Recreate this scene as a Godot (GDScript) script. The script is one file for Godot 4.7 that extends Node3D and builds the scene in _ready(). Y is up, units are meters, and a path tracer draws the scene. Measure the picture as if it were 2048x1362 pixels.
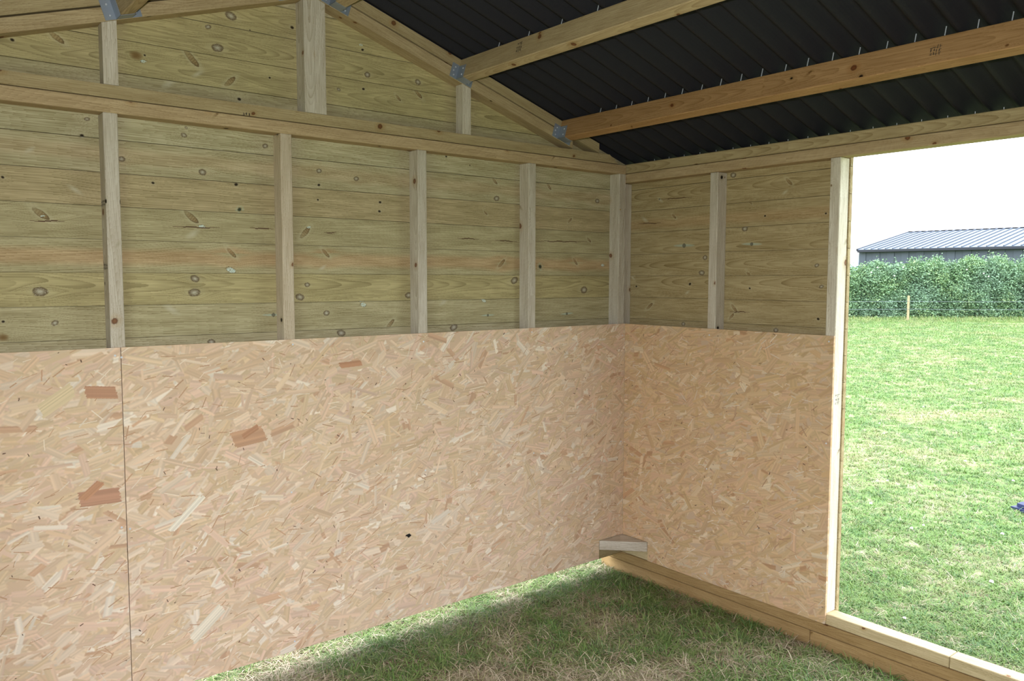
extends Node3D
# A timber field shelter seen from inside: gable wall on the left, opening to a field on the right.
# Metres; y = 0 is the lower edge of the wall boards, the ground lies at GY. The wall corner is the origin.

const GY := -0.12
const SLOPE := 0.3175          # pitch of the roof
const RIDGE := -1.717          # x of the ridge
const COURSE := 0.1117         # height of one cladding course
const Y0 := 1.1343             # lower edge of the first course above the boards
const ZF := -0.011             # front of the studs
const ZB := -0.080             # back of the studs, front of the cladding
const KW1 = [[-2.012,2.404,"A",0.0200],[-2.096,2.348,"A",0.0107],[-2.064,2.281,"A",0.0199],[-1.777,2.407,"B",0.0095],[-1.943,2.367,"B",0.0037],[-2.341,2.206,"R",0.0204],[-2.313,2.212,"B",0.0051],[-2.318,2.191,"E",0.0086],[-2.157,2.228,"C",0.0283],[-2.138,2.177,"D",0.0178],[-2.022,2.168,"F",0.0237],[-1.870,2.205,"B",0.0057],[-1.988,2.109,"B",0.0092],[-2.238,2.126,"D",0.0244],[-2.704,2.192,"B",0.0078],[-2.580,2.223,"C",0.0225],[-2.499,1.975,"A",0.0083],[-2.517,1.921,"B",0.0082],[-2.517,1.915,"E",0.0066],[-2.190,1.957,"A",0.0106],[-2.182,1.984,"A",0.0053],[-1.894,1.951,"A",0.0113],[-2.746,1.766,"B",0.0063],[-2.299,1.781,"B",0.0069],[-2.008,1.797,"B",0.0092],[-2.128,1.834,"A",0.0144],[-2.398,1.854,"A",0.0119],[-1.997,1.707,"G",0.0111],[-1.676,1.875,"A",0.0118],[-1.677,1.821,"B",0.0079],[-1.682,1.761,"B",0.0059],[-2.645,1.657,"C",0.0257],[-2.640,1.650,"E",0.0064],[-2.172,1.669,"C",0.0269],[-2.136,1.638,"E",0.0108],[-2.170,1.610,"D",0.0251],[-2.030,1.545,"C",0.0185],[-2.034,1.482,"E",0.0167],[-1.652,1.553,"C",0.0180],[-1.667,1.495,"D",0.0160],[-1.738,1.631,"F",0.0255],[-1.723,1.652,"E",0.0079],[-2.656,1.408,"A",0.0210],[-2.166,1.450,"A",0.0162],[-2.170,1.400,"A",0.0199],[-1.734,1.426,"A",0.0118],[-1.764,1.379,"A",0.0177],[-2.618,1.304,"A",0.0115],[-2.761,1.314,"B",0.0063],[-2.763,1.265,"R",0.0158],[-1.652,1.314,"A",0.0141],[-2.252,1.341,"D",0.0284],[-1.873,1.311,"S",0.0231],[-2.113,1.218,"A",0.0147],[-1.589,1.229,"A",0.0183],[-1.455,2.281,"A",0.0143],[-1.213,2.289,"A",0.0149],[-1.477,2.378,"B",0.0081],[-1.483,2.395,"E",0.0081],[-1.475,2.220,"B",0.0081],[-1.586,2.204,"A",0.0080],[-1.311,2.208,"C",0.0147],[-1.213,2.238,"C",0.0192],[-1.403,1.768,"B",0.0083],[-1.406,1.732,"B",0.0083],[-1.511,1.857,"A",0.0122],[-0.788,1.824,"A",0.0162],[-0.798,1.902,"C",0.0162],[-0.131,1.853,"A",0.0154],[-0.464,1.902,"C",0.0171],[-0.853,1.754,"C",0.0115],[-0.323,1.744,"F",0.0150],[-1.069,1.989,"B",0.0066],[-1.487,1.343,"E",0.0145],[-1.359,1.260,"F",0.0212],[-1.031,1.233,"A",0.0203],[-0.862,1.350,"E",0.0116],[-0.838,1.284,"S",0.0186],[-0.680,1.444,"A",0.0214],[-1.268,1.382,"A",0.0172],[-0.222,1.397,"A",0.0230],[-0.340,1.278,"S",0.0227],[-0.189,1.651,"C",0.0154],[-0.757,1.525,"F",0.0211],[-0.518,1.513,"G",0.0146],[-0.284,1.540,"C",0.0177],[-0.088,1.525,"E",0.0130],[-1.087,1.346,"D",0.0200],[-0.940,1.963,"B",0.0045],[-0.586,1.960,"B",0.0048],[-2.544,1.740,"D",0.0197],[-2.668,1.857,"D",0.0159]]
const KW2 = [[0.597,1.937,"A",0.0163],[0.888,1.879,"C",0.0175],[0.870,1.835,"D",0.0154],[0.151,1.857,"B",0.0076],[0.693,1.801,"C",0.0091],[0.772,1.737,"B",0.0068],[1.067,1.731,"B",0.0063],[0.248,1.766,"C",0.0150],[0.056,1.758,"D",0.0233],[0.667,1.683,"A",0.0161],[0.315,1.619,"S",0.0347],[0.706,1.613,"S",0.0275],[0.443,1.555,"A",0.0145],[0.426,1.485,"A",0.0170],[1.032,1.512,"A",0.0107],[0.694,1.473,"C",0.0161],[0.356,1.429,"B",0.0099],[0.339,1.387,"D",0.0148],[0.700,1.411,"B",0.0069],[1.056,1.422,"A",0.0106],[0.002,1.414,"B",0.0079],[0.319,1.229,"A",0.0125],[0.617,1.316,"C",0.0188],[0.604,1.278,"F",0.0165],[0.095,1.311,"F",0.0208],[1.046,1.284,"B",0.0086],[0.842,1.224,"A",0.0134],[-0.025,1.458,"D",0.0159],[0.156,1.853,"D",0.0178]]
const CW1 = [[-2.238,1.635,-2.071,1.635],[-1.959,1.642,-1.865,1.640],[-1.658,1.634,-1.602,1.637],[-1.010,1.634,-0.887,1.634],[-0.797,1.632,-0.662,1.629],[-0.546,1.635,-0.200,1.643],[-2.676,1.634,-2.576,1.637]]
const CW2 = [[0.162,1.857,0.362,1.853],[0.012,1.744,0.165,1.737],[0.595,1.300,0.705,1.302]]

var M := {}
var rng := RandomNumberGenerator.new()
var used := {}

# ------------------------------------------------------------------ helpers
func numbered(called: String) -> String:
	var n: int = used.get(called, 0)
	used[called] = n + 1
	return called if n == 0 else "%s_%03d" % [called, n]

func base(called: String, label: String, category := "", group := "", kind := "") -> Node3D:
	var o := Node3D.new()
	o.name = numbered(called)
	add_child(o)
	tag(o, label, category, group, kind)
	return o

func tag(o: Node, label := "", category := "", group := "", kind := "") -> void:
	if label: o.set_meta("label", label)
	if category: o.set_meta("category", category)
	if group: o.set_meta("group", group)
	if kind: o.set_meta("kind", kind)

func put(called: String, mesh: Mesh, mat: Material, parent: Node, t := Transform3D.IDENTITY) -> MeshInstance3D:
	var o := MeshInstance3D.new()
	o.name = called
	o.mesh = mesh
	o.material_override = mat
	o.transform = t
	parent.add_child(o, true)
	return o

func tri(st: SurfaceTool, p: Array, uv: Array, n: Vector3) -> void:
	var c: Vector3 = (p[1] - p[0]).cross(p[2] - p[0])
	var order := [0, 1, 2] if c.dot(n) < 0 else [0, 2, 1]
	for i in order:
		st.set_normal(n)
		st.set_uv(uv[i])
		st.add_vertex(p[i])

func quad(st: SurfaceTool, p: Array, uv: Array, n: Vector3) -> void:
	tri(st, [p[0], p[1], p[2]], [uv[0], uv[1], uv[2]], n)
	tri(st, [p[0], p[2], p[3]], [uv[0], uv[2], uv[3]], n)

func begin() -> SurfaceTool:
	var st := SurfaceTool.new()
	st.begin(Mesh.PRIMITIVE_TRIANGLES)
	return st

# A box with chamfered edges, grain along X. rows: atlas rows for the +-Y and +-Z faces.
func add_box(st: SurfaceTool, s: Vector3, bev: float, row := 0, uoff := 0.0, rows_total := 16, ulen := 1.6, rh := 0.1, at := Transform3D.IDENTITY) -> void:
	var h := s * 0.5
	var uvf := func(q: Vector3, axis: int) -> Vector2:
		if axis == 0:
			return Vector2(uoff + q.z / ulen, (float(row) + 0.08 + clampf((q.y + h.y) / rh, 0.0, 1.0) * 0.84) / rows_total)
		var c := q.z + h.z if axis == 1 else q.y + h.y
		var r := (row + axis) % rows_total
		return Vector2(uoff + (q.x + h.x) / ulen + 0.37 * axis, (float(r) + 0.06 + clampf(c / rh, 0.0, 1.0) * 0.88) / rows_total)
	var cv := func(sg: Vector3, axis: int) -> Vector3:
		var v := Vector3(h.x * sg.x, h.y * sg.y, h.z * sg.z)
		for a in 3:
			if a != axis:
				v[a] -= sg[a] * bev
		return v
	for axis in 3:
		var a1 := (axis + 1) % 3
		var a2 := (axis + 2) % 3
		for sd in [-1.0, 1.0]:
			var ps := []
			var us := []
			for k in [[-1, -1], [1, -1], [1, 1], [-1, 1]]:
				var sg := Vector3.ZERO
				sg[axis] = sd
				sg[a1] = k[0]
				sg[a2] = k[1]
				var v: Vector3 = cv.call(sg, axis)
				ps.append(at * v)
				us.append(uvf.call(v, axis))
			var n := Vector3.ZERO
			n[axis] = sd
			quad(st, ps, us, (at.basis * n).normalized())
	for axis in 3:   # the chamfers that run along this axis
		var a1 := (axis + 1) % 3
		var a2 := (axis + 2) % 3
		for s1 in [-1.0, 1.0]:
			for s2 in [-1.0, 1.0]:
				var ps := []
				var us := []
				for k in [[-1, a1], [1, a1], [1, a2], [-1, a2]]:
					var sg := Vector3.ZERO
					sg[axis] = k[0]
					sg[a1] = s1
					sg[a2] = s2
					var v: Vector3 = cv.call(sg, k[1])
					ps.append(at * v)
					us.append(uvf.call(v, a1 if a1 != 0 else a2))
				var n := Vector3.ZERO
				n[a1] = s1
				n[a2] = s2
				quad(st, ps, us, (at.basis * n).normalized())
	for sx in [-1.0, 1.0]:
		for sy in [-1.0, 1.0]:
			for sz in [-1.0, 1.0]:
				var sg := Vector3(sx, sy, sz)
				var ps := []
				var us := []
				for axis in 3:
					var v: Vector3 = cv.call(sg, axis)
					ps.append(at * v)
					us.append(uvf.call(v, 1))
				tri(st, ps, us, (at.basis * sg).normalized())

func box_mesh(s: Vector3, bev: float, row := 0, uoff := 0.0) -> ArrayMesh:
	var st := begin()
	add_box(st, s, bev, row, uoff)
	return st.commit()

# A length of sawn timber from a to b; w across (local Z), d in the direction of up (local Y).
func timber(called: String, a: Vector3, b: Vector3, w: float, d: float, up: Vector3, mat: Material, parent: Node, bev := 0.0025) -> MeshInstance3D:
	var x := (b - a).normalized()
	var z := x.cross(up).normalized()
	var y := z.cross(x)
	return put(called, box_mesh(Vector3(a.distance_to(b), d, w), bev, rng.randi() % 16, rng.randf()), mat, parent, Transform3D(Basis(x, y, z), (a + b) * 0.5))

# Polygon in XY pushed from z0 to z1; uv(x, y) gives the texture place.
func add_prism(st: SurfaceTool, poly: PackedVector2Array, z0: float, z1: float, uv: Callable) -> void:
	if Geometry2D.is_polygon_clockwise(poly):
		poly.reverse()
	var idx := Geometry2D.triangulate_polygon(poly)
	for i in range(0, idx.size(), 3):
		for z in [z0, z1]:
			var ps := []
			var us := []
			for k in 3:
				var q := poly[idx[i + k]]
				ps.append(Vector3(q.x, q.y, z))
				us.append(uv.call(q.x, q.y))
			tri(st, ps, us, Vector3(0, 0, 1 if z == maxf(z0, z1) else -1))
	for i in poly.size():
		var a := poly[i]
		var b := poly[(i + 1) % poly.size()]
		var e := (b - a).normalized()
		var ua: Vector2 = uv.call(a.x, a.y)
		var ub: Vector2 = uv.call(b.x, b.y)
		var dv := Vector2(0, absf(z1 - z0) * 0.5)
		quad(st, [Vector3(a.x, a.y, z0), Vector3(b.x, b.y, z0), Vector3(b.x, b.y, z1), Vector3(a.x, a.y, z1)], [ua, ub, ub + dv, ua + dv], Vector3(e.y, -e.x, 0))

func rect(x0: float, y0: float, x1: float, y1: float) -> PackedVector2Array:
	return PackedVector2Array([Vector2(x0, y0), Vector2(x1, y0), Vector2(x1, y1), Vector2(x0, y1)])

func add_tube(st: SurfaceTool, a: Vector3, b: Vector3, r0: float, r1: float, sides := 6, caps := true) -> void:
	var x := (b - a).normalized()
	var u := x.cross(Vector3.UP if absf(x.y) < 0.9 else Vector3.RIGHT).normalized()
	var w := x.cross(u)
	for i in sides:
		var t0 := TAU * i / sides
		var t1 := TAU * (i + 1) / sides
		var n0 := u * cos(t0) + w * sin(t0)
		var n1 := u * cos(t1) + w * sin(t1)
		quad(st, [a + n0 * r0, a + n1 * r0, b + n1 * r1, b + n0 * r1], [Vector2(t0, 0), Vector2(t1, 0), Vector2(t1, 1), Vector2(t0, 1)], (n0 + n1).normalized())
		if caps:
			tri(st, [a, a + n0 * r0, a + n1 * r0], [Vector2(), Vector2(), Vector2()], -x)
			tri(st, [b, b + n0 * r1, b + n1 * r1], [Vector2(), Vector2(), Vector2()], x)

# roof underside (valleys of the sheets) above x
func roof_y(x: float) -> float:
	return 2.0696 - SLOPE * (x if x > RIDGE else 2.0 * RIDGE - x)

# outline of the gable boards; on the right slope they run up behind the end of the sheets
func gable(inset: float) -> PackedVector2Array:
	return PackedVector2Array([Vector2(-3.54, -1.0), Vector2(0.1, -1.0), Vector2(0.1, roof_y(0.1) + 0.018), Vector2(RIDGE, roof_y(RIDGE) + 0.018), Vector2(RIDGE - 0.001, roof_y(RIDGE) - inset), Vector2(-3.534, roof_y(-3.534) - inset)])

# ------------------------------------------------------------------ textures
const RH := 64

# Boards of sawn softwood, one per row: growth rings bent round the knots, streaks and blotches.
# row: light, dark (Color), ring (spacing), quarter (straight grain) or flat (arched grain), knots [[x, y, type, r] in pixels]
func wood_image(W: int, rows: Array, sd: int) -> Image:
	var r := RandomNumberGenerator.new()
	r.seed = sd
	var H := rows.size() * RH
	var nz := FastNoiseLite.new()
	nz.seed = sd
	nz.frequency = 0.33
	var fi := nz.get_image(W / 24, H)
	fi.resize(W, H, Image.INTERPOLATE_CUBIC)
	fi.convert(Image.FORMAT_L8)
	var fine := fi.get_data()
	nz.frequency = 0.07
	var bi := nz.get_image(W / 16, H / 2)
	bi.resize(W, H, Image.INTERPOLATE_CUBIC)
	bi.convert(Image.FORMAT_L8)
	var blot := bi.get_data()
	var buf := PackedByteArray()
	buf.resize(W * H * 3)
	nz.frequency = 0.0011
	for k in rows.size():
		var row: Dictionary = rows[k]
		var lut := PackedFloat32Array()
		lut.resize(2048)
		var at := 0
		while at < 2048:
			var span := int(row.ring * r.randf_range(0.6, 1.6)) + 3
			var deep := r.randf_range(0.35, 1.0)
			for i in span:
				if at + i < 2048:
					lut[at + i] = pow(float(i) / span, 2.6) * deep
			at += span
		var yc: float = RH * row.get("centre", r.randf_range(0.2, 0.8))
		var amp: float = row.get("amp", 240.0)
		var lean := r.randf_range(0.16, 0.34) * (1.0 if r.randf() < 0.5 else -1.0)
		var la: Color = row.light
		var da: Color = row.dark
		var band: Array = row.get("band", [])
		var ks: Array = row.get("knots", [])
		for x in W:
			var d := 1000.0 + lean * x + amp * nz.get_noise_2d(x, k * 977.0)
			var wob := 3.0 * nz.get_noise_2d(x * 3.0, k * 577.0 + 300.0)
			var act := []
			for kn in ks:
				var dx: float = x - kn[0]
				var R: float = kn[3]
				if absf(dx) < 6.0 * R and kn[2] in ["A", "R", "C", "F", "B", "K"]:
					act.append([kn[1], R * 1.5 * exp(-dx * dx / (9.0 * R * R)), 2.1 * R])
			for y in RH:
				var v := y + wob
				for a in act:
					var dy: float = v - a[0]
					v -= signf(dy) * a[1] * exp(-absf(dy) / a[2])
				var e := d + (v * 5.2 if row.quarter else (v - yc) * (v - yc) * 0.14)
				var i := (k * RH + y) * W + x
				var t: float = lut[int(e) & 2047] * 0.68 + (fine[i] - 128) * 0.0024 + (blot[i] - 128) * 0.0016 + 0.14
				var cr := la.r + (da.r - la.r) * t
				var cg := la.g + (da.g - la.g) * t
				var cb := la.b + (da.b - la.b) * t
				if band:
					var q: float = 1.0 - absf(v / RH - band[0]) / band[1]
					if q > 0.0:
						q = minf(1.0, q * 1.6) * band[2]
						cr += q * 0.03
						cg -= q * 0.03
						cb -= q * 0.035
				buf[i * 3] = clampi(int(cr * 255.0), 0, 255)
				buf[i * 3 + 1] = clampi(int(cg * 255.0), 0, 255)
				buf[i * 3 + 2] = clampi(int(cb * 255.0), 0, 255)
		for kn in ks:
			paint_knot(buf, W, k, kn, r)
		for cr2 in row.get("cracks", []):
			var n := int(cr2[2] - cr2[0])
			for i in n:
				var f := float(i) / n
				var yy := int(lerpf(cr2[1], cr2[3], f) + sin(i * 0.13) * 0.7)
				var wd := 1 + int(1.6 * sin(f * PI))
				for j in wd:
					blend(buf, W, k, int(cr2[0]) + i, yy + j, Color(0.27, 0.17, 0.12), 0.55 + 0.35 * sin(f * PI))
	return Image.create_from_data(W, H, false, Image.FORMAT_RGB8, buf)

func blend(buf: PackedByteArray, W: int, k: int, x: int, y: int, c: Color, a: float) -> void:
	if x < 0 or x >= W or y < 0 or y >= RH:
		return
	var i := ((k * RH + y) * W + x) * 3
	buf[i] = int(lerpf(buf[i], c.r * 255.0, a))
	buf[i + 1] = int(lerpf(buf[i + 1], c.g * 255.0, a))
	buf[i + 2] = int(lerpf(buf[i + 2], c.b * 255.0, a))

func paint_knot(buf: PackedByteArray, W: int, k: int, kn: Array, r: RandomNumberGenerator) -> void:
	var R: float = maxf(2.0, kn[3])
	var ty: String = kn[2]
	var rx := R * 1.1
	var ry := R * 0.8
	var tilt := r.randf_range(-0.35, 0.35)
	if ty == "C" or ty == "F" or ty == "D":
		rx = R * 1.15
		ry = R * 0.36
		tilt = r.randf_range(0.6, 0.85) * (1.0 if ty == "C" else -1.0)
		if ty == "D":
			tilt = -0.6 if r.randf() < 0.6 else 0.6
			ry = R * 0.42
	elif ty == "S":
		rx = R * 2.0
		ry = R * 0.22
		tilt = r.randf_range(-0.05, 0.05)
	elif ty == "E":
		rx = R
		ry = R * 0.5
	elif ty == "B" or ty == "G":
		rx = R * 0.85
		ry = R * 0.7
	var m := int(maxf(rx, ry) * 2.5) + 2
	var ct := cos(tilt)
	var sn := sin(tilt)
	for iy in range(-m, m + 1):
		for ix in range(-m, m + 1):
			var px := ix * ct + iy * sn
			var py := -ix * sn + iy * ct
			var ang := atan2(py, px)
			var d := sqrt(px * px / (rx * rx) + py * py / (ry * ry)) * (1.0 + 0.06 * sin(ang * 2.0 + R) + 0.03 * sin(ang * 5.0))
			var x := int(kn[0]) + ix
			var y := int(kn[1]) + iy
			match ty:
				"A":
					var halo := sqrt(px * px / (rx * rx * 5.5) + py * py / (ry * ry * 2.2))
					if d < 1.0:
						blend(buf, W, k, x, y, Color(0.72, 0.70, 0.63).lerp(Color(0.36, 0.30, 0.22), clampf((d - 0.15) * 1.5, 0.0, 1.0)), 0.85 * minf(1.0, (1.0 - d) * 5.0))
						if r.randf() < 0.10: blend(buf, W, k, x, y, Color(0.82, 0.82, 0.77), 0.5)
					elif halo < 1.0: blend(buf, W, k, x, y, Color(0.74, 0.71, 0.58), 0.45 * (1.0 - halo))
				"K":
					if d < 1.0: blend(buf, W, k, x, y, Color(0.55, 0.36, 0.24).lerp(Color(0.34, 0.20, 0.13), clampf(d * 1.4 - 0.4, 0.0, 1.0)), 0.8 * minf(1.0, (1.0 - d) * 3.0))
					elif d < 2.4: blend(buf, W, k, x, y, Color(0.80, 0.68, 0.52), 0.35 * (2.4 - d) / 1.4)
				"R":
					if d < 1.0: blend(buf, W, k, x, y, Color(0.42, 0.30, 0.16), 0.75 * (1.0 - d * d))
				"B":
					if d < 1.0: blend(buf, W, k, x, y, Color(0.14, 0.11, 0.08), 0.95 * minf(1.0, 2.0 - 2.0 * d))
					elif d < 2.0: blend(buf, W, k, x, y, Color(0.72, 0.69, 0.58), 0.4 * (2.0 - d))
				"G":
					if d < 1.0: blend(buf, W, k, x, y, Color(0.14, 0.19, 0.15), 0.85 * minf(1.0, 2.0 - 2.0 * d))
					elif d < 1.8 and r.randf() < 0.4: blend(buf, W, k, x, y, Color(0.62, 0.74, 0.68), 0.5)
				"C", "F":
					var tip := clampf(0.75 + px / rx * 0.5, 0.25, 1.0)
					if d < 0.8: blend(buf, W, k, x, y, Color(0.46, 0.35, 0.22), tip * (0.55 + 0.2 * sin(px * 1.3)))
					elif d < 1.05: blend(buf, W, k, x, y, Color(0.31, 0.23, 0.14), tip * 0.6)
					elif d < 2.2: blend(buf, W, k, x, y, Color(0.75, 0.72, 0.60), 0.40 * (2.2 - d))
				"D":
					if d < 1.4: blend(buf, W, k, x, y, Color(0.77, 0.75, 0.66), 0.5 * (1.4 - d))
				"E":
					if d < 1.0 and r.randf() < 0.75: blend(buf, W, k, x, y, Color(0.80, 0.87, 0.85), 0.85)
					elif d < 1.3 and r.randf() < 0.3: blend(buf, W, k, x, y, Color(0.2, 0.17, 0.14), 0.6)
				"S":
					if d < 1.0: blend(buf, W, k, x, y, Color(0.66, 0.74, 0.70), 0.75 * (1.0 - d * 0.5))
					if ix * ix + iy * iy < R * R * 0.1: blend(buf, W, k, x, y, Color(0.35, 0.33, 0.28), 0.7)

func span_poly(im: Image, p: PackedVector2Array, c: Color) -> void:
	var y0 := 1e9
	var y1 := -1e9
	for q in p:
		y0 = minf(y0, q.y)
		y1 = maxf(y1, q.y)
	for y in range(maxi(0, int(ceil(y0 - 0.5))), mini(im.get_height() - 1, int(y1)) + 1):
		var xl := 1e9
		var xr := -1e9
		for i in p.size():
			var a := p[i]
			var b := p[(i + 1) % p.size()]
			if (a.y <= y) != (b.y <= y):
				var x := a.x + (y - a.y) / (b.y - a.y) * (b.x - a.x)
				xl = minf(xl, x)
				xr = maxf(xr, x)
		if xr >= xl:
			im.fill_rect(Rect2i(int(xl), y, int(xr - xl) + 1, 1), c)

# One wood flake of a strand board: a few fibres side by side with ragged ends.
func strand(im: Image, at: Vector2, L: float, w: float, ang: float, c: Color, r: RandomNumberGenerator) -> void:
	var n := maxi(1, int(w / 3.4))
	var e := Vector2.from_angle(ang)
	var f := Vector2(-e.y, e.x)
	var skew := r.randf_range(-0.5, 0.5)
	for i in n:
		var o := (-0.5 + (i + 0.5) / n) * w
		var a := -L * 0.5 + r.randf_range(0, 0.05) * L + o * skew
		var b := L * 0.5 - r.randf_range(0, 0.05) * L + o * skew
		var g := r.randf_range(0.95, 1.05)
		var h := w / n * 0.56
		span_poly(im, PackedVector2Array([at + e * a + f * (o - h), at + e * b + f * (o - h), at + e * b + f * (o + h), at + e * a + f * (o + h)]), Color(c.r * g, c.g * g, c.b * g))

func osb_image(W: int, H: int, pxm: float, sd: int, extra: Array, warm := 0.0) -> Image:
	var r := RandomNumberGenerator.new()
	r.seed = sd
	var im := Image.create(W, H, false, Image.FORMAT_RGB8)
	im.fill(Color(0.82, 0.71, 0.60))
	var tones := [Color(0.845, 0.735, 0.625), Color(0.84, 0.745, 0.62), Color(0.84, 0.72, 0.615), Color(0.86, 0.765, 0.66), Color(0.85, 0.725, 0.64), Color(0.82, 0.72, 0.58), Color(0.875, 0.80, 0.715), Color(0.81, 0.69, 0.565)]
	var count := int(W * H / 420.0)
	for pass_no in 2:
		for i in (count if pass_no == 0 else count / 7):
			var c: Color = tones[r.randi() % tones.size()]
			var roll := r.randf()
			if roll < 0.03: c = Color(0.76, 0.60, 0.48)
			elif roll < 0.07: c = Color(0.91, 0.87, 0.81)
			elif roll < 0.11: c = Color(0.80, 0.69, 0.545)
			c = c.lerp(Color(0.855, 0.755, 0.655), 0.30)
			var big := 1.0 - 0.4 * float(i) / count
			var L := r.randf_range(0.04, 0.15) * pxm * big
			var w := r.randf_range(0.010, 0.046) * pxm * big
			var ang := -0.26 + r.randfn(0.0, 0.46)
			if r.randf() < 0.2: ang = r.randf_range(-PI / 2, PI / 2)
			var g := r.randf_range(0.97, 1.03)
			if pass_no == 1:
				w *= 0.55
			strand(im, Vector2(r.randf() * W, r.randf() * H), L, w, ang, Color(c.r * g * (1.0 - 0.01 * warm), c.g * g * (1.0 - 0.06 * warm), c.b * g * (1.0 - 0.16 * warm)), r)
		im.resize(W * 2 / 5, H * 2 / 5, Image.INTERPOLATE_LANCZOS)   # the flakes are pressed into each other
		im.resize(W, H, Image.INTERPOLATE_CUBIC)
	for i in int(count * 0.25):   # slivers of bark and resin
		var roll := r.randf()
		var c := Color(0.74, 0.59, 0.47) if roll < 0.5 else Color(0.89, 0.83, 0.75)
		strand(im, Vector2(r.randf() * W, r.randf() * H), r.randf_range(0.01, 0.06) * pxm, r.randf_range(0.001, 0.0032) * pxm, -0.28 + r.randfn(0.0, 0.5), c, r)
	for i in int(count * 0.03):
		strand(im, Vector2(r.randf() * W, r.randf() * H), r.randf_range(0.004, 0.014) * pxm, r.randf_range(0.001, 0.0025) * pxm, r.randf_range(-1.5, 1.5), Color(0.36, 0.27, 0.22), r)
	for e in extra:   # flakes that can be picked out in the photograph: [x, y, length, width, angle, colour] in metres
		strand(im, Vector2(e[0], e[1]) * pxm, e[2] * pxm, e[3] * pxm, e[4], e[5], r)
	return im

func tex(im: Image) -> ImageTexture:
	return ImageTexture.create_from_image(im)

func mat(c: Color, rough := 0.85, t: Texture2D = null) -> StandardMaterial3D:
	var m := StandardMaterial3D.new()
	m.albedo_color = c
	m.roughness = rough
	m.albedo_texture = t
	m.metallic_specular = 0.35
	return m

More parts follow.
